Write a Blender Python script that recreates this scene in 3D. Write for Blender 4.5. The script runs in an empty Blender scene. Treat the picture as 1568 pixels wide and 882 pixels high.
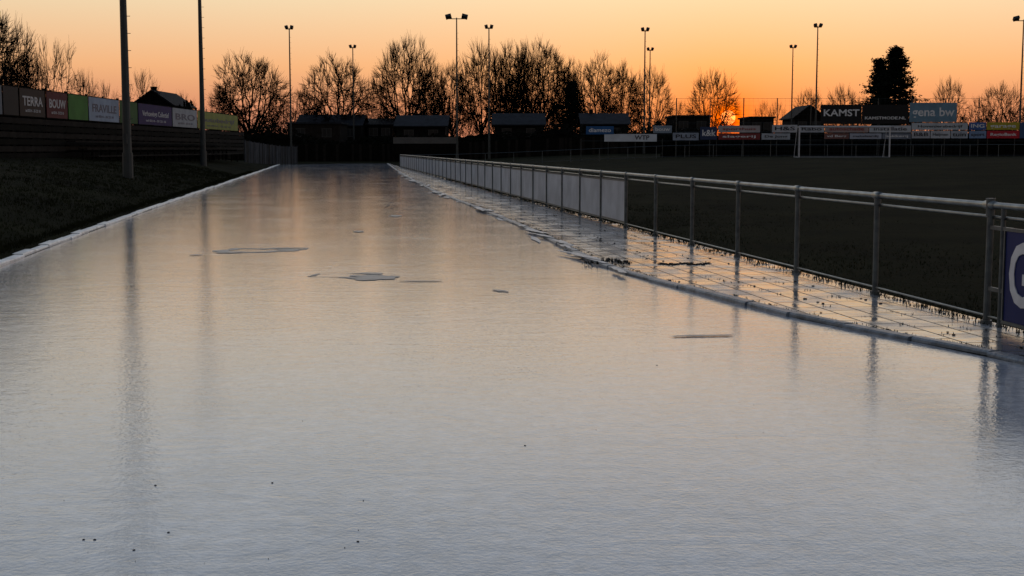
import bpy, math, random
from mathutils import Vector, Matrix, noise
random.seed(7)
sc=bpy.context.scene
F_=2050.0; P_=math.atan(213/2050.0); CAMZ=1.6
# ------------------------------------------------------------ survey helper (photo measurements -> metres)
def ray(u,v):
    a=u-784; b=441-v
    return Vector((a, F_*math.cos(P_)+b*math.sin(P_), -F_*math.sin(P_)+b*math.cos(P_)))
def G(u,v,z=0.0):
    d=ray(u,v); t=(z-CAMZ)/d.z
    return Vector((d.x*t,d.y*t,z))
def A(u,v,Y):
    d=ray(u,v); t=Y/d.y
    return Vector((d.x*t,Y,CAMZ+d.z*t))
def sm(t):
    t=max(0,min(1,t)); return t*t*(3-2*t)
def interp(pts,y):
    if y<=pts[0][1]:
        a,b=pts[0],pts[1]
    elif y>=pts[-1][1]:
        a,b=pts[-2],pts[-1]
    else:
        for i in range(len(pts)-1):
            if pts[i][1]<=y<=pts[i+1][1]:
                a,b=pts[i],pts[i+1];break
    return a[0]+(b[0]-a[0])*(y-a[1])/(b[1]-a[1])
# ------------------------------------------------------------ materials
def mat(name,c1,c2=None,rough=.7,metal=0,scale=3,bump=0,bscale=None,spec=.5,detail=3,coord='Object'):
    m=bpy.data.materials.new(name); m.use_nodes=True; nt=m.node_tree; n=nt.nodes; l=nt.links
    b=n['Principled BSDF']; b.inputs['Roughness'].default_value=rough; b.inputs['Metallic'].default_value=metal
    b.inputs['Specular IOR Level'].default_value=spec
    tc=n.new('ShaderNodeTexCoord'); out=tc.outputs[coord]
    if c2 is None: c2=tuple(x*.7 for x in c1)
    no=n.new('ShaderNodeTexNoise'); no.inputs['Scale'].default_value=scale; no.inputs['Detail'].default_value=detail
    l.new(out,no.inputs['Vector'])
    r=n.new('ShaderNodeValToRGB'); r.color_ramp.elements[0].position=.32; r.color_ramp.elements[1].position=.68
    r.color_ramp.elements[0].color=(*c1,1); r.color_ramp.elements[1].color=(*c2,1)
    l.new(no.outputs['Fac'],r.inputs['Fac']); l.new(r.outputs['Color'],b.inputs['Base Color'])
    if bump:
        n2=n.new('ShaderNodeTexNoise'); n2.inputs['Scale'].default_value=bscale or scale*6; n2.inputs['Detail'].default_value=3
        l.new(out,n2.inputs['Vector'])
        bp=n.new('ShaderNodeBump'); bp.inputs['Strength'].default_value=1; bp.inputs['Distance'].default_value=bump
        l.new(n2.outputs['Fac'],bp.inputs['Height']); l.new(bp.outputs['Normal'],b.inputs['Normal'])
    return m
M={}
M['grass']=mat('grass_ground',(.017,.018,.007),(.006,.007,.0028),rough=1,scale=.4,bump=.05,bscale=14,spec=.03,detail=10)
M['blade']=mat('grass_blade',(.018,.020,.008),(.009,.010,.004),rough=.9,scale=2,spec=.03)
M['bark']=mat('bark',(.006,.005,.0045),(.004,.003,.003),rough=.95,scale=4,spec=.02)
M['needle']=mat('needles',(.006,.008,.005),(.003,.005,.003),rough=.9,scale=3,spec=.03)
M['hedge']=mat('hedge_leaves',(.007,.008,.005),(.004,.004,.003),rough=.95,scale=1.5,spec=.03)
M['steel']=mat('galvanised_steel',(.10,.12,.13),(.05,.06,.07),rough=.45,metal=.6,scale=9,bump=.001,bscale=60)
M['rail']=mat('rail_steel',(.26,.28,.27),(.14,.15,.15),rough=.38,metal=.8,scale=6,bump=.001,bscale=50)
M['mast']=mat('mast_paint',(.018,.026,.028),(.011,.016,.018),rough=.55,scale=3)
M['panelgrey']=mat('board_back',(.46,.49,.54),(.30,.32,.36),rough=.5,scale=1.7,detail=6)
M['frame']=mat('window_frame_paint',(.03,.03,.03),(.02,.02,.02),rough=.6,scale=2)
M['frost']=mat('frosted_concrete',(.90,.91,.93),(.50,.51,.53),rough=.35,scale=5,bump=.010,bscale=25,detail=6,spec=.9)
M['kerb']=mat('wet_concrete',(.22,.26,.31),(.07,.085,.105),rough=.38,scale=6,bump=.010,bscale=30,detail=8)
M['dark']=mat('dark_timber',(.008,.007,.006),(.004,.004,.003),rough=.9,scale=2,spec=.05)
M['timber']=mat('worn_timber',(.022,.019,.017),(.012,.010,.009),rough=.9,scale=2,spec=.05)
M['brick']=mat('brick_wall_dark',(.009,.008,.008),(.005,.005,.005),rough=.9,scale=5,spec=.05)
M['roof']=mat('roof_tiles',(.012,.012,.015),(.007,.007,.009),rough=.8,scale=2,bump=.02,bscale=10,spec=.08)
M['roofg']=mat('sheet_roof',(.022,.026,.035),(.013,.015,.019),rough=.8,scale=1,spec=.08)
M['glass']=mat('window_glass',(.01,.012,.015),(.015,.018,.02),rough=.3,scale=1,spec=.2)
M['white']=mat('white_paint',(.7,.7,.72),(.55,.55,.57),rough=.4,scale=4)
M['goal']=mat('goal_paint',(.50,.52,.56),(.38,.39,.43),rough=.4,scale=4)
M['soil']=mat('soil',(.012,.010,.008),(.007,.006,.005),rough=.8,scale=20,bump=.01)
def col(name,c,r=.5):
    return mat(name,c,tuple(x*.75 for x in c),rough=r,scale=1.3,detail=4,spec=.3)
# ------------------------------------------------------------ mesh builder
class MB:
    def __init__(s): s.v=[];s.f=[];s.m=[]
    def tube(s,p0,p1,r0,r1=None,n=8,mi=0,cap=True):
        if r1 is None:r1=r0
        d=(p1-p0); 
        if d.length<1e-6:return
        d.normalize()
        a=Vector((0,0,1)) if abs(d.z)<.9 else Vector((1,0,0))
        x=d.cross(a).normalized(); y=d.cross(x)
        b=len(s.v)
        for p,r in((p0,r0),(p1,r1)):
            for i in range(n):
                t=2*math.pi*i/n
                s.v.append(p+x*(math.cos(t)*r)+y*(math.sin(t)*r))
        for i in range(n):
            j=(i+1)%n
            s.f.append((b+i,b+j,b+n+j,b+n+i)); s.m.append(mi)
        if cap:
            s.f.append(tuple(b+n-1-i for i in range(n)));s.m.append(mi)
            s.f.append(tuple(b+n+i for i in range(n)));s.m.append(mi)
    def box(s,c,sz,rot=None,mi=0):
        b=len(s.v); c=Vector(c)
        for dx in(-.5,.5):
            for dy in(-.5,.5):
                for dz in(-.5,.5):
                    q=Vector((dx*sz[0],dy*sz[1],dz*sz[2]))
                    if rot is not None:q=rot@q
                    s.v.append(c+q)
        for f in((0,1,3,2),(4,6,7,5),(0,4,5,1),(2,3,7,6),(0,2,6,4),(1,5,7,3)):
            s.f.append(tuple(b+i for i in f)); s.m.append(mi)
    def poly(s,pts,mi=0):
        b=len(s.v); s.v+= [Vector(p) for p in pts]; s.f.append(tuple(range(b,b+len(pts))));s.m.append(mi)
    def build(s,name,mats,parent=None,smooth=False,loc=None):
        me=bpy.data.meshes.new(name+'_mesh'); vs=s.v
        if loc is not None: vs=[v-loc for v in vs]
        me.from_pydata([tuple(v) for v in vs],[],s.f)
        for m in mats: me.materials.append(m)
        me.polygons.foreach_set('material_index',s.m)
        if smooth: me.polygons.foreach_set('use_smooth',[True]*len(s.f))
        me.update()
        o=bpy.data.objects.new(name,me); sc.collection.objects.link(o)
        if loc is not None:o.location=loc
        if parent:o.parent=parent
        return o
def empty(name,loc=(0,0,0)):
    o=bpy.data.objects.new(name,None); o.location=loc; sc.collection.objects.link(o); return o
def text(name,s,loc,width,height,m,rotz=0,parent=None):
    c=bpy.data.curves.new(name,'FONT'); c.body=s; c.size=1; c.align_x='CENTER'; c.align_y='CENTER'; c.extrude=.004; c.offset=.018; c.resolution_u=3
    c.materials.append(m)
    o=bpy.data.objects.new(name,c); sc.collection.objects.link(o)
    bpy.context.view_layer.update()
    dx,dy=max(o.dimensions.x,.01),max(o.dimensions.y,.01)
    o.scale=(width/dx,height/dy,1); o.rotation_euler=(math.pi/2,0,rotz); o.location=loc
    if parent:
        o.parent=parent; o.matrix_parent_inverse=Matrix.Translation(parent.location).inverted()
    return o
# ------------------------------------------------------------ layout lines
Rpix=[(1568,556),(1460,535),(1330,510),(1215,487),(1130,465),(1060,447),(1000,432),(950,418),(905,402),(860,379),(825,361),(790,345),(720,316),(660,292),(620,270),(602,258)]
Rp=[(16.2,-80),(5.6,0),(4.9,5),(4.3,8)]+[(lambda g:(g.x,g.y))(G(u,v)) for u,v in Rpix]
Rp.append((-14.0,150))
Lp=[(lambda g:(g.x,g.y))(G(u,v)) for u,v in[(0,408),(120,362),(240,318),(330,287),(415,257)]]
fa=G(1510,500); fb=G(958,350)
fs=(fb.x-fa.x)/(fb.y-fa.y)
def Lx(y): 
    return interp(Lp,y)
def Rx(y): return interp(Rp,y) if y<150 else -14.0-.12*(y-150)
def Fx(y): return fa.x+fs*(y-fa.y)
def zg(x,y):
    l,r,f=Lx(y),Rx(y),Fx(y)
    if x<=l:
        return 1.5*(1-math.exp(-(l-x)/5.2))*(1-.75*sm((y-100)/50))
    if x<r: return -.05+.2*sm((y-149)/8)
    if x<=f: return .0+.15*sm((y-149)/8)
    return .01+.92*sm((x-f)/30)*sm((y-15)/60)+.14*sm((y-149)/8)
# ------------------------------------------------------------ ground
ys=[-80,-40,-15,0,5]+[8+i*1.5 for i in range(60)]+[98+i*4 for i in range(20)]+[185,210,250,320,450,800,1600,3500]
lo=[3500,1200,300,80,35,22,16,12,9,7,5.5,4.2,3.2,2.4,1.7,1.1,.6,.25,0]
ro=[0,.4,1,2,3.5,5.5,8,11,15,20,26,33,45,70,120,300,1200,3500]
g=MB(); cols=None
for y in ys:
    l,r,f=Lx(y),Rx(y),Fx(y)
    xs=[l-o for o in lo]+[l+.02]+[l+(r-l)*k/4 for k in(1,2,3)]+[r-.02,r+.001,(r+f)/2 if f>r else r+.3]
    f2=max(f,r+.5)
    xs+=[f2+o for o in ro]
    cols=len(xs)
    for x in xs:
        z=zg(x,y)
        if x<l or x>f: z+=.05*noise.noise(Vector((x*.35,y*.35,0)))*min(1,(l-x if x<l else x-f)/1.0) if abs(x)<200 else 0
        g.v.append(Vector((x,y,z)))
for j in range(len(ys)-1):
    for i in range(cols-1):
        a=j*cols+i; g.f.append((a,a+1,a+cols+1,a+cols)); g.m.append(0)
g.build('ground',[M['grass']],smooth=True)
# ------------------------------------------------------------ ice
def icemat():
    m=bpy.data.materials.new('ice'); m.use_nodes=True; nt=m.node_tree; n=nt.nodes; l=nt.links
    b=n['Principled BSDF']; tc=n.new('ShaderNodeTexCoord')
    def N(sc_,det,rough=.5,vec=None,dist=0):
        x=n.new('ShaderNodeTexNoise'); x.inputs['Scale'].default_value=sc_; x.inputs['Detail'].default_value=det
        x.inputs['Roughness'].default_value=rough; x.inputs['Distortion'].default_value=dist
        l.new(vec or tc.outputs['Object'],x.inputs['Vector']); return x
    a=N(.55,6,.62,dist=1.0)
    r=n.new('ShaderNodeValToRGB'); r.color_ramp.elements[0].position=.35; r.color_ramp.elements[1].position=.7
    r.color_ramp.elements[0].color=(.31,.345,.40,1); r.color_ramp.elements[1].color=(.53,.56,.60,1)
    l.new(a.outputs['Fac'],r.inputs['Fac'])
    fl=N(9,5,.75)
    r2=n.new('ShaderNodeValToRGB'); r2.color_ramp.elements[0].position=.38; r2.color_ramp.elements[1].position=.72
    r2.color_ramp.elements[0].color=(.70,.70,.70,1); r2.color_ramp.elements[1].color=(1.35,1.35,1.35,1)
    l.new(fl.outputs['Fac'],r2.inputs['Fac'])
    mx=n.new('ShaderNodeMix'); mx.data_type='RGBA'; mx.blend_type='MULTIPLY'; mx.inputs[0].default_value=1
    l.new(r.outputs['Color'],mx.inputs[6]); l.new(r2.outputs['Color'],mx.inputs[7]); l.new(mx.outputs[2],b.inputs['Base Color'])
    mr=n.new('ShaderNodeMapRange'); mr.inputs[1].default_value=.35; mr.inputs[2].default_value=.68; mr.inputs[3].default_value=.03; mr.inputs[4].default_value=.11
    l.new(a.outputs['Fac'],mr.inputs[0]); l.new(mr.outputs[0],b.inputs['Roughness'])
    b.inputs['IOR'].default_value=1.62; b.inputs['Specular IOR Level'].default_value=1.0
    mp=n.new('ShaderNodeMapping'); mp.inputs['Rotation'].default_value=(0,0,-.5); mp.inputs['Scale'].default_value=(.9,1.6,1)
    l.new(tc.outputs['Object'],mp.inputs['Vector'])
    w=N(1.5,4,.55,vec=mp.outputs[0],dist=1.6); q=N(36,2,.6); vq=N(9,3,.6)
    b1=n.new('ShaderNodeBump'); b1.inputs['Distance'].default_value=.0026; l.new(w.outputs['Fac'],b1.inputs['Height'])
    b2=n.new('ShaderNodeBump'); b2.inputs['Distance'].default_value=.0012; l.new(vq.outputs['Fac'],b2.inputs['Height']); l.new(b1.outputs[0],b2.inputs['Normal'])
    b3=n.new('ShaderNodeBump'); b3.inputs['Distance'].default_value=.0013; l.new(q.outputs['Fac'],b3.inputs['Height']); l.new(b2.outputs[0],b3.inputs['Normal'])
    l.new(b3.outputs[0],b.inputs['Normal'])
    return m
M['ice']=icemat()
yy=[-80,-40,-10,0,5]+[8+i*1.0 for i in range(90)]+[100+i*3 for i in range(14)]+[142,147]
ic=MB()
for y in yy:
    l,r=Lx(y)+.0,Rx(y)-.0
    if y>138: l+= (y-138)*.9
    for k in range(5): ic.v.append(Vector((l+(r-l)*k/4,y,0)))
for j in range(len(yy)-1):
    for i in range(4):
        a=j*5+i; ic.f.append((a,a+1,a+6,a+5)); ic.m.append(0)
ic.build('ice_track',[M['ice']])
# ------------------------------------------------------------ pavement
def pavemat():
    m=bpy.data.materials.new('wet_paving'); m.use_nodes=True; nt=m.node_tree; n=nt.nodes; l=nt.links
    b=n['Principled BSDF']; tc=n.new('ShaderNodeTexCoord')
    mp=n.new('ShaderNodeMapping'); mp.inputs['Rotation'].default_value=(0,0,math.atan(fs)-math.pi/2)
    l.new(tc.outputs['Object'],mp.inputs['Vector'])
    br=n.new('ShaderNodeTexBrick'); br.inputs['Scale'].default_value=1; br.inputs['Brick Width'].default_value=.5; br.inputs['Row Height'].default_value=.3
    br.inputs['Mortar Size'].default_value=.010; br.inputs['Color1'].default_value=(.32,.33,.35,1); br.inputs['Color2'].default_value=(.18,.185,.20,1); br.inputs['Mortar'].default_value=(.012,.012,.008,1)
    br.inputs['Mortar Smooth'].default_value=.3
    l.new(mp.outputs[0],br.inputs['Vector']); l.new(br.outputs['Color'],b.inputs['Base Color'])
    no=n.new('ShaderNodeTexNoise'); no.inputs['Scale'].default_value=1.8; no.inputs['Detail'].default_value=6; l.new(tc.outputs['Object'],no.inputs['Vector'])
    mr=n.new('ShaderNodeMapRange'); mr.inputs[1].default_value=.40; mr.inputs[2].default_value=.7; mr.inputs[3].default_value=.07; mr.inputs[4].default_value=.35
    l.new(no.outputs['Fac'],mr.inputs[0])
    ad=n.new('ShaderNodeMath'); ad.operation='MAXIMUM'; ml=n.new('ShaderNodeMath'); ml.operation='MULTIPLY'; ml.inputs[1].default_value=.9
    l.new(br.outputs['Fac'],ml.inputs[0]); l.new(ml.outputs[0],ad.inputs[0]); l.new(mr.outputs[0],ad.inputs[1]); l.new(ad.outputs[0],b.inputs['Roughness'])
    b.inputs['Specular IOR Level'].default_value=.9
    b1=n.new('ShaderNodeBump'); b1.inputs['Distance'].default_value=.005; b1.invert=True; l.new(br.outputs['Fac'],b1.inputs['Height'])
    n3=n.new('ShaderNodeTexNoise'); n3.inputs['Scale'].default_value=7; n3.inputs['Detail'].default_value=3; l.new(tc.outputs['Object'],n3.inputs['Vector'])
    b2=n.new('ShaderNodeBump'); b2.inputs['Distance'].default_value=.004; l.new(n3.outputs['Fac'],b2.inputs['Height']); l.new(b1.outputs[0],b2.inputs['Normal'])
    l.new(b2.outputs[0],b.inputs['Normal'])
    return m
pv=MB(); py=[-80,-20,0,5,8]+[9+i*.8 for i in range(60)]+[58+i*4 for i in range(20)]+[138,148]
for y in py:
    r=Rx(y)+.05; f=max(Fx(y)+.12,r+.3)
    for k in range(6):
        x=r+(f-r)*k/5
        pv.v.append(Vector((x,y,.024+.004*noise.noise(Vector((x*1.3,y*.8,3))))))
for j in range(len(py)-1):
    for i in range(5):
        a=j*6+i; pv.f.append((a,a+1,a+7,a+6)); pv.m.append(0)
pv.build('pavement',[pavemat()],smooth=True)
# ------------------------------------------------------------ kerbs
def kerb(name,fx,y0,y1,w,h,m,side,step=1.0,jz=.006,jo=.012):
    k=MB(); y=y0
    while y<y1:
        slope=(fx(y+.3)-fx(y-.3))/.6
        dy=step/math.sqrt(1+slope*slope)*(1 if y<60 else 3)
        p0=Vector((fx(y),y,0)); y2=min(y+dy,y1); p1=Vector((fx(y2),y2,0))
        d=(p1-p0); L=d.length; d.normalize(); nrm=Vector((d.y,-d.x,0))*side
        g_=.012; p0=p0+d*g_; p1=p1-d*g_
        hh=h+random.uniform(-jz,jz); o=random.uniform(-jo,jo)
        prof=[(0+o,-.05),(0+o,hh*.6),(.012+o,hh*.97),(w*.5,hh),(w-.012,hh*.97),(w,hh*.6),(w,-.05)]
        b=len(k.v)
        for p in(p0,p1):
            for a,z in prof: k.v.append(p+nrm*a+Vector((0,0,z)))
        n=len(prof)
        for i in range(n-1):
            k.f.append((b+i,b+i+1,b+n+i+1,b+n+i)); k.m.append(0)
        k.f.append(tuple(b+i for i in range(n)));k.m.append(0)
        k.f.append(tuple(b+n+n-1-i for i in range(n)));k.m.append(0)
        y=y2
    return k.build(name,[m])
kerb('concrete_kerb',Rx,5,146,.12,.040,M['kerb'],1,.9,.006,.020)
kerb('frosted_kerb',Lx,6,140,.25,.045,M['frost'],-1,1.0,.008,.02)
# irregular shapes lying on ice
def blob(mb,c,rx,ry,rot,z,n=40,rag=.35,seed=0,hole=0,mi=0):
    pts=[]
    for i in range(n):
        t=2*math.pi*i/n
        k=1+rag*noise.noise(Vector((math.cos(t)*1.6+seed,math.sin(t)*1.6,seed*2.3)))*2+rag*.4*noise.noise(Vector((math.cos(t)*6,math.sin(t)*6,seed)))
        x,y=rx*k*math.cos(t),ry*k*math.sin(t)
        pts.append(Vector((c.x+x*math.cos(rot)-y*math.sin(rot),c.y+x*math.sin(rot)+y*math.cos(rot),z)))
    if not hole: mb.poly(pts,mi)
    else:
        b=len(mb.v); mb.v+=pts
        for i,p in enumerate(pts):
            t=2*math.pi*i/n; hk=hole*(1+.25*math.sin(t*2+seed)+.2*math.sin(3*t+seed))
            mb.v.append(Vector((c.x+(p.x-c.x)*min(hk,.96),c.y+(p.y-c.y)*min(hk,.96),z)))
        for i in range(n):
            j=(i+1)%n; mb.f.append((b+i,b+j,b+n+j,b+n+i)); mb.m.append(mi)
M['melt']=mat('melt_ice',(.07,.085,.11),(.20,.22,.26),rough=.35,scale=6,bump=.004,bscale=20,spec=.35)
M['crust']=mat('frost_crust',(.55,.55,.57),(.36,.37,.39),rough=.35,scale=7,bump=.008,bscale=25,detail=6)
for i,(u,v,rx,ry,rot,ho) in enumerate([(404,383,.60,.46,.2,.66),(445,382,.28,.12,0,0),(540,422,.50,.42,0,.84),(568,425,.30,.34,.3,0),(645,431,.28,.05,0,0),(768,446,.06,.14,.6,0),(1075,515,.26,.05,.1,0),(352,387,.25,.10,0,0),(300,391,.10,.08,0,0),(605,331,.15,.4,0,0),(548,355,.10,.2,0,0)]):
    mb=MB(); blob(mb,G(u,v),rx,ry,rot,.004+.0006*i,seed=i*3.7+1,hole=ho,rag=.3,n=64); mb.build('melt_patch',[M['melt']])
mb=MB()
for i in range(60):
    y=17+70*random.random()**1.2; s=1+y*.012
    blob(mb,Vector((Rx(y)+random.gauss(.0,.06*s),y,0)),random.uniform(.03,.08)*s,random.uniform(.25,.8)*s,.13+random.gauss(0,.1),.048+.0003*i if random.random()<.4 else .004+.0003*i,seed=i*1.9,rag=.5,n=24)
mb.build('frost_crust',[M['crust']])
# debris
mb=MB()
for i in range(14):
    u,v=random.uniform(60,1250),random.uniform(560,870)
    c=G(u,v,.002); s=random.uniform(.0015,.003)
    mb.box(c,(s*1.6,s*1.3,s*.7),Matrix.Rotation(random.random()*3,3,'Z')@Matrix.Rotation(random.random(),3,'X'))
for (u,v) in[(804,682),(1006,559),(238,743),(417,739),(205,842),(128,826),(145,826),(548,829),(258,815)]:
    mb.box(G(u,v,.002),(.009,.007,.003),Matrix.Rotation(random.random()*3,3,'Z'))
mb.build('leaf_debris',[M['soil']])
# ------------------------------------------------------------ grass
gb=MB()
def tuft(x,y,z,n,h,sp,mi=0):
    for _ in range(n):
        a=random.random()*6.28; px=x+random.gauss(0,sp); py_=y+random.gauss(0,sp)
        w=.004+.0006*max(y,5)*.35; hh=h*random.uniform(.5,1.2); ln=random.uniform(-.6,.6)*hh
        ca,sa=math.cos(a)*w,math.sin(a)*w
        b=len(gb.v)
        gb.v+= [Vector((px-ca,py_-sa,z-.01)),Vector((px+ca,py_+sa,z-.01)),Vector((px+ln,py_+random.uniform(-.4,.4)*hh,z+hh))]
        gb.f.append((b,b+1,b+2)); gb.m.append(0)
for i in range(9000):
    y=16+60*random.random()**1.3; x=Lx(y)-.3-abs(random.gauss(0,3.2))
    tuft(x,y,zg(x,y),4,.055,.07)
for i in range(1700):
    y=14+75*random.random()**1.5; x=Lx(y)-.25-random.random()*.14
    tuft(x,y,zg(x,y)+.02,4,.06,.05)
for i in range(900):   # along fence foot
    y=9+60*random.random()**1.6; x=Fx(y)+random.gauss(.02,.05)
    tuft(x,y,.024,4,.045,.04)
for i in range(5000):   # pitch turf edge
    y=9.5+40*random.random()**1.4; x=Fx(y)+.12+abs(random.gauss(0,2.5))
    tuft(x,y,zg(x,y),3,.03,.08)
for i in range(340):   # joints in paving
    y=10+30*random.random()**1.3; w=Fx(y)-Rx(y)
    x=Rx(y)+.14+random.choice([0,.01,.02,.03,.33,.62,.9])*w
    tuft(x,y,.024,5,.02,.035)
for (u,v) in[(938,398),(948,400),(905,402)]:
    c=G(u,v,.04)
    for _ in range(5): tuft(c.x+random.gauss(0,.05),c.y+random.gauss(0,.12),.03,5,.04,.04)
gb.build('grass',[M['blade']])
mb=MB()
for i in range(220):
    y=10+34*random.random()**1.2; w=Fx(y)-Rx(y); x=Rx(y)+.1+random.choice([.01,.02,.04,.06,.4,.75,.9,random.random()])*w
    s=random.uniform(.006,.016); mb.box((x,y,.030),(s*2,s*1.5,s*.7),Matrix.Rotation(random.random()*3,3,'Z'))
for i in range(22):
    c=G(1010+i*3.5,404+random.uniform(-1.5,1),.033); s=random.uniform(.4,1); mb.box(c,(.07*s,.06*s,.014),Matrix.Rotation(random.random()*2,3,'Z'))
for i in range(34):
    c=G(random.gauss(934,14),random.gauss(400,1.6),.036); s=random.uniform(.008,.022); mb.box(c,(s*1.5,s*2,s),Matrix.Rotation(random.random()*3,3,'Z')@Matrix.Rotation(random.random(),3,'X'))
mb.build('soil_clods',[M['soil']])
# ------------------------------------------------------------ pitch fence
H=1.1
fe=empty('pitch_fence',(fa.x,fa.y,0))
def par(o,p): o.parent=p; o.matrix_parent_inverse=Matrix.Translation(p.location).inverted(); return o
posts=MB(); rails=MB(); pan=MB(); fr=MB()
dY=(fb.y-fa.y)/6.0
fd=Vector((fs,1,0)).normalized(); fn=Vector((-fd.y,fd.x,0))
ang=Matrix.Rotation(math.atan2(fd.y,fd.x),3,'Z')
i=-3; plist=[]
while fa.y+i*dY<118: plist.append((i,fa.y+i*dY)); i+=1
for i,y in plist:
    x=Fx(y); jit=random.uniform(-.008,.008)
    posts.tube(Vector((x,y,-.05)),Vector((x+jit,y,H-.03)),.032,n=12)
    posts.tube(Vector((x,y,.02)),Vector((x,y,.06)),.05,n=12)
    rails.tube(Vector((x,y,H))-fd*.09,Vector((x,y,H))+fd*.09,.038,n=12)
    posts.tube(Vector((x,y,H-.10)),Vector((x,y,H-.02)),.039,n=12)
posts.tube(Vector((fa.x,fa.y,H-.05)),Vector((fa.x,fa.y,H+.05)),.040,n=12)
posts.tube(Vector((fa.x,fa.y,H+.05)),Vector((fa.x,fa.y,H+.06)),.044,n=12)
yq=fa.y-.24
posts.tube(Vector((Fx(yq),yq,-.05)),Vector((Fx(yq),yq,H-.02)),.022,n=12)
for z in(.35,.9): posts.box(Vector((Fx(fa.y-.2),fa.y-.2,z)),(.42,.025,.035),ang)
N=len(plist)
for k in range(N-1):
    y0,y1=plist[k][1],plist[k+1][1]
    p0=Vector((Fx(y0),y0,0)); p1=Vector((Fx(y1),y1,0)); sag=random.uniform(-.006,.006)
    rails.tube(p0+Vector((0,0,H)),p1+Vector((0,0,H)),.029,n=10,cap=False)
    rails.tube(p0+Vector((0,0,H-.105))-fn*.03,p1+Vector((0,0,H-.105+sag))-fn*.03,.014,n=8,cap=False)
    rails.tube(p0+Vector((0,0,.10)),p1+Vector((0,0,.10+sag)),.010,n=8,cap=False)
    mid=(p0+p1)/2; L=(p1-p0).length
    if plist[k][0]>=6:
        pan.box(mid+Vector((0,0,.54+sag))+fn*.0,(L-.17,.012,.86),ang)
        for zz in(.955,.12): fr.box(mid+Vector((0,0,zz+sag)),(L-.15,.03,.03),ang)
        for s in(-1,1): fr.box(mid+fd*s*(L/2-.08)+Vector((0,0,.54)),(.025,.03,.80),ang)
par(posts.build('posts',[M['steel']],smooth=False),fe); par(rails.build('rails',[M['rail']],smooth=True),fe)
par(pan.build('panels',[M['panelgrey']]),fe); par(fr.build('panel_frames',[M['steel']]),fe)
# blue advertising board on near bay
bb=MB(); y1=fa.y-.40; y0=y1-1.95; mid=Vector(((Fx(y1)+Fx(y0))/2,(y1+y0)/2,0))
sg=empty('advertising_board',mid)
bb.box(mid+Vector((0,0,.50))+fn*.05,(1.95,.012,.78),ang)
par(bb.build('panel',[mat('blue_panel',(.004,.016,.12),(.003,.012,.09),rough=.5,scale=1.3,spec=.2)]),sg)
b2=MB()
for zz in(.905,.095): b2.box(mid+Vector((0,0,zz))+fn*.05,(2.0,.035,.028),ang)
for s in(-1,1): b2.box(mid+fd*s*.99+Vector((0,0,.5))+fn*.05,(.02,.035,.78),ang)
par(b2.build('frame',[M['steel']]),sg)
text('lettering','GROEP',mid+Vector((0,0,.50))+fn*.062,1.8,.56,M['white'],rotz=math.atan2(fd.y,fd.x)+math.pi,parent=sg)
# far cross fence
cf=MB(); yv=118.0; x=Fx(yv); pts=[]
while x<62: pts.append(Vector((x,yv,zg(x+.1,yv)))); x+=2.5
for k,p in enumerate(pts):
    cf.tube(p-Vector((0,0,.1)),p+Vector((0,0,1.05)),.03,n=6)
    if k: 
        q=pts[k-1]
        cf.tube(q+Vector((0,0,1.05)),p+Vector((0,0,1.05)),.03,n=6)
        cf.tube(q+Vector((0,0,.12)),p+Vector((0,0,.12)),.012,n=5)
cf.build('railing_fence',[M['steel']])
# ------------------------------------------------------------ football goal
gx0=A(1225,240,109); gx1=A(1360,240,109); gz=zg((gx0.x+gx1.x)/2,109)
gl=MB(); cx=(gx0.x+gx1.x)/2
l0=Vector((cx-3.66,109,gz)); l1=Vector((cx+3.66,109,gz)); up=Vector((0,0,2.44)); bk=Vector((0,1.9,0)); tb=Vector((0,.9,0))
for p in(l0,l1):
    gl.tube(p-Vector((0,0,.1)),p+up,.06,n=10); gl.tube(p+up,p+up+tb,.025,n=6); gl.tube(p+up+tb,p+bk,.025,n=6); gl.tube(p,p+bk,.025,n=6)
gl.tube(l0+up-Vector((.06,0,0)),l1+up+Vector((.06,0,0)),.06,n=10); gl.tube(l0+bk,l1+bk,.025,n=6); gl.tube(l0+up+tb,l1+up+tb,.015,n=6)
gl.build('football_goal',[M['goal']])
# ------------------------------------------------------------ masts
def mast(u,vt,Y,h,kind,r=.11):
    p=A(u,228,Y); x=p.x; z0=zg(x,Y)
    base=Vector((x,Y,z0)); m=MB()
    m.tube(base-Vector((0,0,.3)),base+Vector((0,0,.9)),r*1.25,r*1.25,12)
    m.tube(base+Vector((0,0,.9)),base+Vector((0,0,h)),r,r*.5,12)
    m.box(base+Vector((0,-r*1.3,1.4)),(.12,.08,.35))
    top=base+Vector((0,0,h)); tilt=Matrix.Rotation(math.radians(-35),3,'X')
    w=.85 if kind==2 else .30
    m.box(top-Vector((0,0,.12)),(2*w+.2,.08,.08))
    for s in(-1,1):
        hs=(.62,.5,.28) if kind==2 else (.36,.36,.22)
        R=Matrix.Rotation(s*.25,3,'Y')@tilt
        m.box(top+Vector((s*w,-.12,.10)),hs,R); m.box(top+Vector((s*w,-.12,.10))+R@Vector((0,0,-.15)),(hs[0]*.85,hs[1]*.85,.03),R)
        m.tube(top+Vector((s*w,0,-.12)),top+Vector((s*w,-.1,.05)),.03,n=6)
    if h>11:
        k=1.5
        while k<h-1: m.box(base+Vector((r*1.0,0,k)),(.16,.02,.02)); k+=.6
    return m.build('floodlight_mast',[M['mast']],loc=base)
mast(195,0,48,13.2,2,.155); mast(311,0,80,13.5,2,.16)
for u,vt,Y,k in[(446,43,154,1),(542,72,183,1),(700,27,142,2),(749,42,153,1),(986,46,157,1),(994,76,187,1),(1211,72,183,1),(1248,40,152,1),(1560,30,144,2)]:
    t=A(u,vt,Y); z0=zg(t.x,Y); mast(u,vt,Y,t.z-z0,k,.12)
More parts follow.
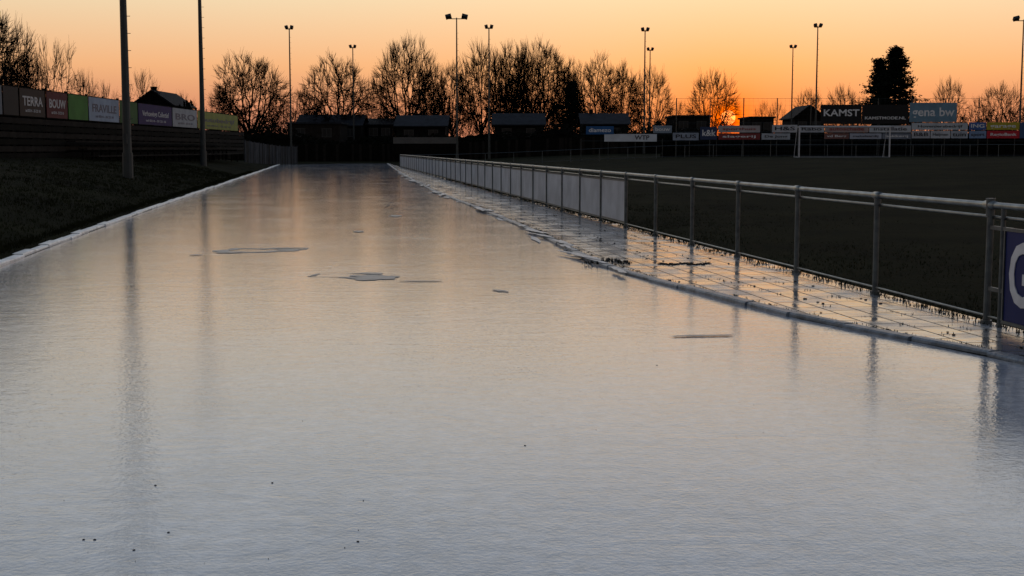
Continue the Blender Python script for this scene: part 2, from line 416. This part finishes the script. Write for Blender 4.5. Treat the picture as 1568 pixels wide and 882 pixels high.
# ------------------------------------------------------------ left bank boards
def lp(u,vtop,vbot):
    h=vbot-vtop; Y=1.25*F_/h; return A(u,vbot,Y)
pA=lp(0,130,175); pB=lp(367,175,198)
zb=3.05
def at_u(u):
    k=(u-784)/F_
    dx,dy=pB.x-pA.x,pB.y-pA.y
    t=(k*pA.y-pA.x)/(dx-k*dy)
    return Vector((pA.x+dx*t,pA.y+dy*t,0))
bd=(pB-pA); bd.z=0; bd.normalize(); bn=Vector((bd.y,-bd.x,0)); bang=math.atan2(bd.y,bd.x); BR=Matrix.Rotation(bang,3,'Z')
LB=[(-60,-8,(.2,.2,.2),''),(-8,10,(.20,.22,.25),''),(11,35,(.03,.02,.018),''),(36,75,(.05,.028,.02),'TERRA'),(77,109,(.13,.022,.025),'BOUW'),(110,140,(.07,.22,.035),''),(141,187,(.36,.44,.58),'FRAVILLE'),(188,215,(.05,.13,.03),''),(216,267,(.035,.014,.11),'Verhoevings Collectief'),(268,305,(.42,.44,.48),'BRO'),(306,367,(.32,.34,.08),'autobedrijf')]
inkd=col('ink_board',(.03,.04,.09)); inkw=col('ink_white',(.36,.38,.42))
for u0,u1,c,t in LB:
    q0,q1=at_u(u0)+bd*.05,at_u(u1)-bd*.05; mid=(q0+q1)/2; L=(q1-q0).length
    s=empty('advertising_board',mid+Vector((0,0,zb)))
    m=MB(); m.box(mid+Vector((0,0,zb+.62)),(L,.03,1.22),BR); par(m.build('panel',[col('ad_panel',tuple(x*.68 for x in c),.8)]),s)
    m=MB()
    for zz in (zb-.01,zb+1.25): m.box(mid+Vector((0,0,zz)),(L+.04,.05,.035),BR)
    n=max(2,int(L/2.5)+1)
    for k in range(n):
        q=q0.lerp(q1,k/(n-1))-bn*.08
        m.box(Vector((q.x,q.y,(zg(q.x,q.y)+zb+1.2)/2)),(.08,.08,zb+1.2-zg(q.x,q.y)+.3),BR)
    par(m.build('frame',[M['dark']]),s)
    if t:
        dk=sum(c)<.6
        text('lettering',t,mid+Vector((0,0,zb+.66))+bn*.022,L*.8,.42,inkw if dk else inkd,rotz=bang,parent=s)
        text('small_lettering','tel 0314 - 35 22 10',mid+Vector((0,0,zb+.25))+bn*.022,L*.6,.13,inkw if dk else inkd,rotz=bang,parent=s)
st=MB(); q0=at_u(-60); q1=at_u(367); L=(q1-q0).length; n=int(L/2.4)
zs=1.15
for k in range(n+1):
    q=q0.lerp(q1,k/n)+bn*.39
    st.box((q.x,q.y,zs+.7),(.12,.12,2.1),BR)
for k,z in enumerate([1.25,1.55,1.85,2.15,2.45,2.75]):
    q=(q0+q1)/2+bn*(.48); st.box((q.x,q.y,z+.05),(L,.04,.24),BR,mi=k%2)
for k in range(3):
    q=(q0+q1)/2+bn*(.95+.55*k)
    st.box((q.x,q.y,1.95-.35*k),(L*.62,.42,.06),BR,mi=1)
for k in range(n):
    q=q0.lerp(q1,k/n*.62+.19)+bn*1.5
    st.box((q.x,q.y,1.5),(.08,1.5,.10),BR)
    st.box((q.x,q.y,1.2),(.08,.08,.8),BR)
q=(q0+q1)/2-bn*.5; st.box((q.x,q.y,1.9),(L,.05,2.2),BR)
st.build('timber_stand',[M['dark'],M['timber']])
# ------------------------------------------------------------ fences / hedges far
def plankfence(name,ax,ay,bx,by,h,m):
    p=Vector((ax,ay,0)); q=Vector((bx,by,0)); L=(q-p).length; d=(q-p).normalized(); R=Matrix.Rotation(math.atan2(d.y,d.x),3,'Z')
    f=MB(); n=int(L/.3)
    for k in range(n):
        c=p.lerp(q,(k+.5)/n); z=zg(c.x,c.y); hh=h+random.uniform(-.02,.02)
        f.box((c.x,c.y,z+hh/2-.1),(.285,.03,hh+.2),R,mi=random.choice([0,0,1]))
    n=int(L/2.4)
    for k in range(n+1):
        c=p.lerp(q,k/n)-Vector((0,.06,0)); z=zg(c.x,c.y)
        f.box((c.x,c.y,z+h/2),(.1,.1,h+.15),R,mi=0)
    return f.build(name,m)
a=A(375,228,118); b=A(455,228,150)
M['greyf']=mat('grey_fence_paint',(.045,.048,.056),(.025,.027,.032),rough=.9,scale=1,spec=.1)
plankfence('wooden_fence',a.x,118,b.x,150,1.9,[M['greyf'],M['timber']])
a=A(440,228,158); b=A(1060,228,158)
plankfence('wooden_fence',a.x,158,b.x,158,2.0,[M['dark'],M['timber']])
def hedge(name,x0,x1,Y,z0,hf,depth,m,n):
    h=MB(); nx=int((x1-x0)/1.5)
    for i in range(nx+1):
        x=x0+(x1-x0)*i/nx; H_=hf(x)*(.9+.25*noise.noise(Vector((x*.2,Y,1)))+.15*noise.noise(Vector((x*.7,Y,5))))
        pr=[(-depth/2,0),(-depth/2-.1,.5),(-depth/2+.2,.85),(0,1),(depth/2,.8),(depth/2,0)]
        for dy,k in pr: h.v.append(Vector((x,Y+dy+.3*noise.noise(Vector((x*.6,k*3,2))),z0+H_*k*.93)))
    for i in range(nx):
        for k in range(5):
            a=i*6+k; h.f.append((a,a+6,a+7,a+1)); h.m.append(0)
    for _ in range(n):
        x=random.uniform(x0,x1); H_=hf(x)*(.9+.25*noise.noise(Vector((x*.2,Y,1)))+.15*noise.noise(Vector((x*.7,Y,5))))
        k=random.random()**.6; y=Y-depth/2*random.uniform(.2,1.15); z=z0+H_*min(k*1.12,1.1); s=random.uniform(.08,.28)
        if k>.85: y=Y+random.uniform(-depth/2,depth/2)
        c=Vector((x,y,z)); a1=Vector((random.gauss(0,1),random.gauss(0,1),random.gauss(0,1))).normalized(); a2=a1.orthogonal().normalized()
        h.poly([c-a1*s,c+a2*s*.6,c+a1*s,c-a2*s*.6])
    return h.build(name,[m])
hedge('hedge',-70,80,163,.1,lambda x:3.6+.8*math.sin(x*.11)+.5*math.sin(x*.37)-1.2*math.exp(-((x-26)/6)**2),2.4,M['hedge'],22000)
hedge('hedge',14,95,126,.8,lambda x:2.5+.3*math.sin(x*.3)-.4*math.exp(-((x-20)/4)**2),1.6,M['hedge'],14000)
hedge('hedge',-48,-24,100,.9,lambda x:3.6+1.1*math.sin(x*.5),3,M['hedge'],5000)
# ------------------------------------------------------------ far advertising boards, right
ink=col('ink_dark',(.02,.02,.03))
red=col('ink_red',(.25,.03,.03))
wht=col('ink_pale',(.75,.77,.8))
RB=[(897,940,193,206,(.02,.10,.28),'diamezo'),(925,1006,205,217,(.62,.68,.76),'WTP'),(1000,1029,192,204,(.22,.28,.36),'bouw'),(1030,1070,203,215,(.28,.33,.42),'PLUS'),
(1072,1098,194,214,(.03,.05,.12),'k&k'),(1100,1164,192,203,(.45,.42,.44),'sporthuis'),(1100,1164,204,214,(.22,.04,.04),'slagerij'),(1166,1210,204,214,(.38,.42,.48),'De Jong'),
(1182,1221,191,203,(.48,.5,.55),'H&S'),(1223,1262,192,203,(.42,.46,.52),'Rabo'),(1263,1330,192,203,(.35,.28,.28),'autoschade'),(1331,1395,192,203,(.5,.54,.6),'installatie'),
(1262,1300,204,213,(.2,.10,.09),'vd Berg'),(1301,1350,204,213,(.38,.42,.52),'makelaardij'),(1351,1395,204,213,(.18,.21,.27),'bakkerij'),
(1257,1319,160,190,(.008,.008,.010),'KAMST'),(1320,1391,160,190,(.008,.008,.010),'KAMSTMODE.NL'),
(1393,1465,157,187,(.16,.28,.38),'gena bw'),(1396,1482,188,199,(.48,.54,.6),'Hoveniersbedrijf'),(1396,1424,200,212,(.43,.46,.52),'B&B'),(1425,1455,200,212,(.5,.54,.6),'Heijmen'),(1456,1482,200,212,(.40,.46,.54),'tuin'),
(1484,1510,187,199,(.05,.12,.36),'ING'),(1484,1510,200,212,(.18,.28,.46),'sport'),(1511,1561,187,199,(.42,.36,.03),'garage'),(1511,1561,200,212,(.46,.015,.03),'RegioBank'),(1562,1600,187,212,(.04,.09,.22),'')]
YB=119.0
for u0,u1,v0,v1,c,t in RB:
    p=A(u0,v0,YB); q=A(u1,v1,YB); mid=(p+q)/2; w=q.x-p.x-.04; h=p.z-q.z-.03
    s=empty('advertising_board',mid); m=MB(); m.box(mid,(w,.03,h)); par(m.build('panel',[col('ad_panel',tuple(x*.95 for x in c),.7)]),s)
    m=MB()
    for sgn in(-1,1): m.box(mid+Vector((sgn*(w/2-.1),.06,0)),(.05,.08,h)); 
    par(m.build('brackets',[M['steel']]),s)
    if t:
        if t=='KAMSTMODE.NL': ww,hh,dz=w*.88,h*.15,-h*.2
        elif t=='KAMST': ww,hh,dz=w*.88,h*.36,.1
        elif t=='WTP': ww,hh,dz=w*.28,h*.6,0
        elif t=='gena bw': ww,hh,dz=w*.9,h*.6,0
        else: ww,hh,dz=w*.8,h*(.38 if h>1.2 else .5),0
        text('lettering',t,mid+Vector((w*.22 if t=='WTP' else 0,-.022,dz)),ww,hh,wht if sum(c)<.9 or t=='gena bw' else (red if c[0]>c[2] else ink),parent=s)
nt_=MB()
xa=A(1035,228,YB+.2).x; xb=A(1497,228,YB+.2).x; zt=A(1200,150,YB).z
x=xa
while x<=xb+.1:
    nt_.tube(Vector((x,YB+.2,.5)),Vector((x,YB+.2,zt)),.045,n=8); x+=(xb-xa)/9
for z in[1.9,2.4,3.1,3.9,zt-.05]: nt_.tube(Vector((xa,YB+.2,z)),Vector((xb,YB+.2,z)),.02 if z<3.5 else .012,n=5)
x=xa
while x<xb: nt_.tube(Vector((x,YB+.2,.8)),Vector((x,YB+.2,zt)),.004,n=3,cap=False); x+=.4
z=1.0
while z<zt: nt_.tube(Vector((xa,YB+.2,z)),Vector((xb,YB+.2,z)),.004,n=3,cap=False); z+=.4
nt_.build('ball_catcher_net',[M['mast']])
br=MB(); xe=A(1600,228,YB+.3).x; x=A(890,228,YB).x
while x<xe:
    br.tube(Vector((x,YB+.3,.3)),Vector((x,YB+.3,2.5 if x<xb-20 else 4)),.035,n=6); x+=2.4
for z in(2.3,2.9): br.tube(Vector((A(890,228,YB).x,YB+.3,z)),Vector((xe,YB+.3,z)),.025,n=5)
br.build('board_support_frame',[M['mast']])
s=MB(); p=A(602,209,156); q=A(700,221,156); s.box((p+q)/2,(q.x-p.x,.04,(p.z-q.z)*.8)); s.box(((p+q)/2).xyz+Vector((0,.06,-1)),(q.x-p.x-.3,.05,1.2),mi=1); s.build('banner_board',[col('pale_panel',(.10,.098,.095)),M['dark']])
# ------------------------------------------------------------ buildings
def house(name,u0,u1,vr,ve,Y,depth,roofm=None,chim=True,wallm=None,gable_front=False,flat=False):
    p=A(u0,vr,Y); q=A(u1,ve,Y); x0,x1=p.x,q.x; zr,ze=p.z,q.z; z0=0.0; w=x1-x0; cx_=(x0+x1)/2
    roofm=roofm or M['roof']; wallm=wallm or M['brick']
    e=empty(name,(cx_,Y+depth/2,z0))
    m=MB(); m.box((cx_,Y+depth/2,(ze+z0)/2),(w,depth,ze-z0))
    if gable_front: 
        for yy_ in(Y,Y+depth): m.poly([(x0,yy_,ze),(x1,yy_,ze),(cx_,yy_,zr)])
    elif not flat:
        for xx in(x0,x1): m.poly([(xx,Y,ze),(xx,Y+depth,ze),(xx,Y+depth/2,zr)])
    par(m.build('walls',[wallm]),e)
    m=MB(); o=.35; th=.15
    def slab(a,b,c,d):
        nn=(Vector(b)-Vector(a)).cross(Vector(d)-Vector(a)).normalized()
        if nn.z<0:nn=-nn
        A0=[Vector(k) for k in(a,b,c,d)]; B0=[k+nn*th for k in A0]; bi=len(m.v); m.v+=A0+B0
        for f in((0,1,2,3),(4,5,6,7),(0,1,5,4),(1,2,6,5),(2,3,7,6),(3,0,4,7)): m.f.append(tuple(bi+i for i in f)); m.m.append(0)
    if flat: m.box((cx_,Y+depth/2,ze+.12),(w+.5,depth+.5,.22))
    elif gable_front:
        slab((x0-o,Y-o,ze-.2),(x0-o,Y+depth+o,ze-.2),(cx_,Y+depth+o,zr+.02),(cx_,Y-o,zr+.02)); slab((x1+o,Y-o,ze-.2),(x1+o,Y+depth+o,ze-.2),(cx_,Y+depth+o,zr+.02),(cx_,Y-o,zr+.02))
    else:
        slab((x0-o,Y-o,ze-.2),(x1+o,Y-o,ze-.2),(x1+o,Y+depth/2,zr+.02),(x0-o,Y+depth/2,zr+.02)); slab((x0-o,Y+depth+o,ze-.2),(x1+o,Y+depth+o,ze-.2),(x1+o,Y+depth/2,zr+.02),(x0-o,Y+depth/2,zr+.02))
    par(m.build('roof',[roofm]),e)
    if chim:
        m=MB(); c=(x0+w*.22,Y+depth/2,zr+.1); m.box(c,(.5,.5,1.0)); m.box((c[0],c[1],c[2]+.52),(.6,.6,.1)); par(m.build('chimney',[wallm]),e)
    g_=MB(); fr_=MB(); n=max(2,int(w/2.6))
    for k in range(n):
        xx=x0+w*(k+.5)/n
        for zc in([ze-1.1] if ze<4.2 else [ze-1.1,ze-3.6]):
            g_.box((xx,Y-.01,zc),(1.1,.03,1.0)); fr_.box((xx,Y-.03,zc+.53),(1.3,.05,.08)); fr_.box((xx,Y-.03,zc-.53),(1.3,.05,.08)); fr_.box((xx,Y-.035,zc),(.06,.05,1.0))
            for s_ in(-1,1): fr_.box((xx+s_*.58,Y-.03,zc),(.08,.05,1.0))
    par(g_.build('windows',[M['glass']]),e); par(fr_.build('window_frames',[M['frame']]),e)
    d_=MB(); d_.box((x0+w*.5,Y-.04,1.0),(1.0,.06,2.1)); par(d_.build('door',[M['dark']]),e)
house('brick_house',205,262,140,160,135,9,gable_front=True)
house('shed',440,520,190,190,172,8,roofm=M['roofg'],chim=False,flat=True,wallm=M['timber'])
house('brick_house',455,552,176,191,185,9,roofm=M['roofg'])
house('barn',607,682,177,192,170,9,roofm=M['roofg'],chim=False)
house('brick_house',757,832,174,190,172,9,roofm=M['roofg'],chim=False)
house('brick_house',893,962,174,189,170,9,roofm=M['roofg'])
house('shed',1033,1088,179,179,174,9,chim=False,flat=True)
house('shed',1150,1185,181,181,178,9,chim=False,flat=True)
house('brick_house',562,600,182,190,190,9,chim=False)
house('brick_house',1218,1262,162,180,190,9,chim=False,gable_front=True)
# ------------------------------------------------------------ trees: branches split towards clusters of crown points
def gen_tree(seed,H_=16,W_=14,N=900,z0=.22,twn=5,tl=.95,tr=.022):
    rnd=random.Random(seed); segs=[]
    cz=H_*(z0+(1-z0)*.42); az=W_/2
    pts=[]
    while len(pts)<N:
        v=Vector((rnd.uniform(-1,1),rnd.uniform(-1,1),rnd.uniform(-1,1)))
        r=v.length
        if r>1 or r<.25 or rnd.random()>r**1.2: continue
        lump=1+.16*noise.noise(Vector((v.x*2.1+seed,v.y*2.1,v.z*2.1)))*1.6
        up=H_-cz-.9; dn=cz-H_*z0
        p=Vector((v.x*az*lump*.88,v.y*az*lump*.88,cz+(v.z*up if v.z>0 else v.z*dn)*lump))
        if noise.noise(p*.32+Vector((seed,0,0)))<-.33: continue
        pts.append(p)
    def jit(s): return Vector((rnd.gauss(0,s),rnd.gauss(0,s),rnd.gauss(0,s)))
    def twig(p,d,L,r):
        q=p+d*L*.5; segs.append((p,q,r,r*.8)); d2=(d+jit(.18)+Vector((0,0,.12))).normalized(); segs.append((q,q+d2*L*.5,r*.8,r*.45))
    def rec(p,d,P,lv):
        n=len(P); r=.020+.0140*n**.53
        if n<=2:
            for t in P:
                m_=(p+t)/2+jit(.1); segs.append((p,m_,.034,.030)); segs.append((m_,t,.030,.024))
                o=((t-p).normalized()*.8+Vector((t.x,t.y,(t.z-cz*.7)*1.0)).normalized()*.9).normalized()
                for k in range(twn): twig(t-(t-p)*rnd.uniform(0,.7),(o+jit(.27)).normalized(),tl*rnd.uniform(.6,1.2),tr)
            return
        c=sum(P,Vector())/n
        tgt=p.lerp(c,.42 if n>60 else .5)
        L=(tgt-p).length; mid=(p+tgt)/2+Vector((0,0,-.06*L))+jit(.06*L)
        r2=.020+.0140*(n*.8)**.53
        segs.append((p,mid,r,(r+r2)/2)); segs.append((mid,tgt,(r+r2)/2,r2))
        if n>8 and n<200 and rnd.random()<.5: twig(mid,(jit(1)+Vector((0,0,.5))).normalized(),tl*1.1,tr)
        ax=jit(1).normalized()
        if lv>1:
            f=max(P,key=lambda q:(q-c).length); ax=((f-c).normalized()+jit(.25)).normalized()
        P=sorted(P,key=lambda q:(q-c).dot(ax)); k=int(n*rnd.uniform(.38,.62)); k=max(1,min(n-1,k))
        rec(tgt,None,P[:k],lv+1); rec(tgt,None,P[k:],lv+1)
    zt=H_*z0*1.05
    nl=rnd.choice([5,6,7]); off=rnd.random()*6.28
    core=[p for p in pts if math.hypot(p.x,p.y)<az*.38 and p.z>cz]
    rest=[p for p in pts if not(math.hypot(p.x,p.y)<az*.38 and p.z>cz)]
    rt=.020+.0140*N**.53
    base=Vector((0,0,-.3)); t1=Vector((rnd.gauss(0,.1),0,zt*.55)); t2=Vector((rnd.gauss(0,.15),0,zt)); t3=t2+Vector((.1,0,H_*.1))
    segs.append((base,Vector((0,0,.5)),rt*1.5,rt*1.1)); segs.append((Vector((0,0,.5)),t1,rt*1.1,rt)); segs.append((t1,t2,rt,rt*.9)); segs.append((t2,t3,rt*.8,rt*.7))
    for k in range(nl):
        G_=[p for p in rest if int(((math.atan2(p.y,p.x)+off)%6.2832)/6.2832*nl)==k]
        if G_: rec(t2.lerp(t3,rnd.random()),None,G_,0)
    if core: rec(t3,None,core,0)
    m=MB()
    for p,q,r0,r1 in segs:
        n=3 if r0<.07 else (5 if r0<.2 else 8)
        m.tube(p,q,r0,r1,n,cap=False)
    me=bpy.data.meshes.new('bare_tree_mesh'); me.from_pydata([tuple(v) for v in m.v],[],m.f); me.materials.append(M['bark']); me.update()
    return me,len(segs)
variants=[gen_tree(11,16,14,600,.20,6,1.5,.024),gen_tree(23,16,14,800,.14,6,1.45,.023),gen_tree(37,16,12,520,.18,6,1.5,.024),gen_tree(41,16,11,520,.14,6,1.5,.024),gen_tree(59,16,15,380,.15,6,1.7,.025),gen_tree(83,16,15,260,.08,4,1.8,.025)]
print('segs',[v[1] for v in variants])
def tree(uc,vt,w,Y,var,rz=None):
    t=A(uc,vt,Y); z0=min(zg(t.x,Y),.5); h=t.z-z0; W=w*Y/F_*(1.10 if var<4 else 1.0)
    base=[(16,14),(16,14),(16,12),(16,11),(16,15),(16,15)][var]
    o=bpy.data.objects.new('bare_tree',variants[var][0]); sc.collection.objects.link(o)
    o.location=(t.x,Y,z0); o.scale=(W/base[1],W/base[1],h/base[0]); o.rotation_euler=(0,0,rz if rz is not None else random.random()*6.28)
T=[(380,77,118,185,1),(515,82,110,190,0),(620,50,94,195,1),(660,82,60,215,2),(692,90,66,205,3),(737,60,74,200,3),(775,62,74,205,2),(828,57,104,196,1),(800,64,74,220,3),(868,88,54,210,2),(912,80,80,195,2),(952,92,66,215,3),(997,95,84,190,4),(1040,150,50,230,5),(1092,100,92,195,4,1.0),(1168,150,40,230,5),(1240,130,60,230,4),(1290,124,60,225,4),(1455,112,60,200,4),(1535,120,84,200,4),(1500,140,50,240,5),(1590,118,70,215,5),
(5,10,130,70,4),(-45,-30,150,75,2),(75,48,115,85,5),(30,60,90,80,5),(215,100,80,130,5),(160,118,60,125,5),(45,75,80,90,4),(125,100,60,115,4),(280,135,60,150,5),(340,125,60,200,5),(425,125,50,200,5),(575,108,56,220,4),(465,125,56,220,4),(1320,140,50,240,5),(1420,150,50,250,5),(1190,150,40,250,5)]
for t in T: tree(*t)
# conifers
def conifer(u,vt,vb,w,Y,seed,lobes,n=9000):
    rnd=random.Random(seed); t=A(u,vt,Y); z0=.5; h=t.z-z0; W=w*Y/F_; base=Vector((t.x,Y,z0)); m=MB()
    m.tube(base,base+Vector((0,0,h*.95)),.4,.06,8)
    zc=h*.10
    nb=46
    for i in range(nb):
        k=i/(nb-1); z=zc+(h-zc)*k*.98
        R=W/2*(lobes(k))
        for j in range(5):
            a=rnd.random()*6.283; L=R*rnd.uniform(.55,1.12); e=base+Vector((math.cos(a)*L,math.sin(a)*L,z+L*rnd.uniform(-.05,.28)))
            s=base+Vector((0,0,z)); m.tube(s,e,.06,.02,4,cap=False)
            cnt=int(n/(nb*5))
            for _ in range(cnt):
                q=s.lerp(e,rnd.uniform(.25,1.02))+Vector((rnd.gauss(0,.35),rnd.gauss(0,.35),rnd.gauss(0,.16)))
                a1=Vector((rnd.gauss(0,1),rnd.gauss(0,1),rnd.gauss(0,.5))).normalized(); a2=a1.orthogonal().normalized(); s_=rnd.uniform(.12,.30)
                m.poly([q-a1*s_,q+a2*s_*.45,q+a1*s_,q-a2*s_*.45],1)
    m.build('pine_tree',[M['bark'],M['needle']],loc=base)
def prof1(k):
    pts=[(0,.85),(.2,1.0),(.45,.98),(.62,.82),(.78,.55),(.92,.30),(1,.06)]
    for (a,b),(c,d) in zip(pts,pts[1:]):
        if a<=k<=c: return (b+(d-b)*(k-a)/(c-a))*(.85+.3*math.sin(k*31))
    return .1
conifer(1372,72,200,84,185,5,prof1,15000)
conifer(1347,90,200,62,188,6,prof1,10000)
conifer(875,125,200,56,192,7,prof1,4000)
# distant tree mass
dt=MB(); rnd=random.Random(3)
def dip(x): return 1-.6*math.exp(-((x-51)/14)**2)
for i in range(12000):
    x=rnd.uniform(-130,150); Y=rnd.uniform(290,340); hmax=(9+4*noise.noise(Vector((x*.07,0,0)))+4*noise.noise(Vector((x*.25,1,0))))*dip(x)
    z=rnd.uniform(0,1)**.8*hmax; L=rnd.uniform(.8,2.4)*dip(x); d=Vector((rnd.gauss(0,.5),rnd.gauss(0,.3),1)).normalized()
    p=Vector((x,Y,z)); w=Vector((.08,0,0)); dt.poly([p-w,p+w,p+d*L])
hh_=lambda x:(5+3*noise.noise(Vector((x*.12,4,0)))+1.5*noise.noise(Vector((x*.6,4,0))))*dip(x)
for i in range(280):
    x=-130+i; dt.poly([(x,335,0),(x+1,335,0),(x+1,335,hh_(x+1)),(x,335,hh_(x))])
dt.build('distant_trees',[M['bark']])
# ------------------------------------------------------------ sun + sky
sd=ray(1115,180).normalized()
sp=bpy.data.meshes.new('sun_mesh')
import bmesh
bm=bmesh.new(); bmesh.ops.create_uvsphere(bm,u_segments=32,v_segments=16,radius=10.5); bm.to_mesh(sp); bm.free()
so=bpy.data.objects.new('sun',sp); sc.collection.objects.link(so); so.location=Vector((0,0,CAMZ))+sd*2000
ms=bpy.data.materials.new('sun_glow'); ms.use_nodes=True; ms.node_tree.nodes.clear()
em=ms.node_tree.nodes.new('ShaderNodeEmission'); ou=ms.node_tree.nodes.new('ShaderNodeOutputMaterial'); em.inputs[0].default_value=(1,.24,.045,1); em.inputs[1].default_value=3.6
ms.node_tree.links.new(em.outputs[0],ou.inputs[0]); sp.materials.append(ms)
li=bpy.data.lights.new('sun_light','SUN'); li.energy=.2; li.angle=math.radians(.5); li.color=(1,.5,.22)
lo_=bpy.data.objects.new('sun_light',li); sc.collection.objects.link(lo_); lo_.rotation_euler=sd.to_track_quat('Z','Y').to_euler()
w=bpy.data.worlds.new('World'); sc.world=w; w.use_nodes=True; nt=w.node_tree; n=nt.nodes; l=nt.links; n.clear()
tc=n.new('ShaderNodeTexCoord'); sx=n.new('ShaderNodeSeparateXYZ'); l.new(tc.outputs['Generated'],sx.inputs[0])
cr=n.new('ShaderNodeValToRGB'); l.new(sx.outputs['Z'],cr.inputs[0])
stops=[(0,(.46,.18,.14)),(.03,(.70,.28,.155)),(.06,(.89,.46,.22)),(.11,(.88,.69,.44)),(.17,(.88,.82,.70)),(.24,(.80,.81,.80)),(.36,(.52,.58,.66)),(.6,(.24,.30,.41)),(1,(.11,.16,.26))]
el=cr.color_ramp.elements
el[0].position=0; el[0].color=(*stops[0][1],1); el[1].position=1; el[1].color=(*stops[-1][1],1)
for p,c in stops[1:-1]:
    e=el.new(p); e.color=(*c,1)
dp=n.new('ShaderNodeVectorMath'); dp.operation='DOT_PRODUCT'; l.new(tc.outputs['Generated'],dp.inputs[0]); dp.inputs[1].default_value=sd
mr=n.new('ShaderNodeMapRange'); mr.inputs[1].default_value=-1; mr.inputs[2].default_value=.95; mr.inputs[3].default_value=.34; mr.inputs[4].default_value=1.0; l.new(dp.outputs['Value'],mr.inputs[0])
vm=n.new('ShaderNodeVectorMath'); vm.operation='SCALE'; l.new(cr.outputs[0],vm.inputs[0]); l.new(mr.outputs[0],vm.inputs['Scale'])
def lobe(power,c):
    mx=n.new('ShaderNodeMath'); mx.operation='MAXIMUM'; mx.inputs[1].default_value=0; l.new(dp.outputs['Value'],mx.inputs[0])
    pw=n.new('ShaderNodeMath'); pw.operation='POWER'; pw.inputs[1].default_value=power; l.new(mx.outputs[0],pw.inputs[0])
    v=n.new('ShaderNodeVectorMath'); v.operation='SCALE'; v.inputs[0].default_value=c; l.new(pw.outputs[0],v.inputs['Scale']); return v
acc=vm
for pw_,c in[(40,(.12,.02,-.03)),(500,(.12,-.04,-.06)),(5000,(.20,-.09,-.06)),(25000,(.6,-.02,-.03))]:
    v=lobe(pw_,c); ad=n.new('ShaderNodeVectorMath'); ad.operation='ADD'; l.new(acc.outputs[0],ad.inputs[0]); l.new(v.outputs[0],ad.inputs[1]); acc=ad
mx0=n.new('ShaderNodeVectorMath'); mx0.operation='MAXIMUM'; l.new(acc.outputs[0],mx0.inputs[0]); mx0.inputs[1].default_value=(0,0,0)
bg=n.new('ShaderNodeBackground'); l.new(mx0.outputs[0],bg.inputs[0]); bg.inputs[1].default_value=1.0
sk=n.new('ShaderNodeTexSky'); sk.sky_type='NISHITA'; sk.sun_disc=False; sk.sun_elevation=math.asin(sd.z); sk.sun_rotation=math.atan2(sd.x,sd.y)
bg2=n.new('ShaderNodeBackground'); l.new(sk.outputs[0],bg2.inputs[0]); bg2.inputs[1].default_value=.006
ads=n.new('ShaderNodeAddShader'); l.new(bg.outputs[0],ads.inputs[0]); l.new(bg2.outputs[0],ads.inputs[1])
wo=n.new('ShaderNodeOutputWorld'); l.new(ads.outputs[0],wo.inputs[0])
# ------------------------------------------------------------ camera
cd=bpy.data.cameras.new('camera'); cam=bpy.data.objects.new('camera',cd); sc.collection.objects.link(cam); sc.camera=cam
cam.location=(0,0,CAMZ); cam.rotation_euler=(math.pi/2-P_,0,0); cd.sensor_width=36; cd.lens=36*F_/1568; cd.clip_end=6000; cd.clip_start=.1
sc.view_settings.view_transform='Standard'; sc.view_settings.look='None'; sc.view_settings.exposure=0
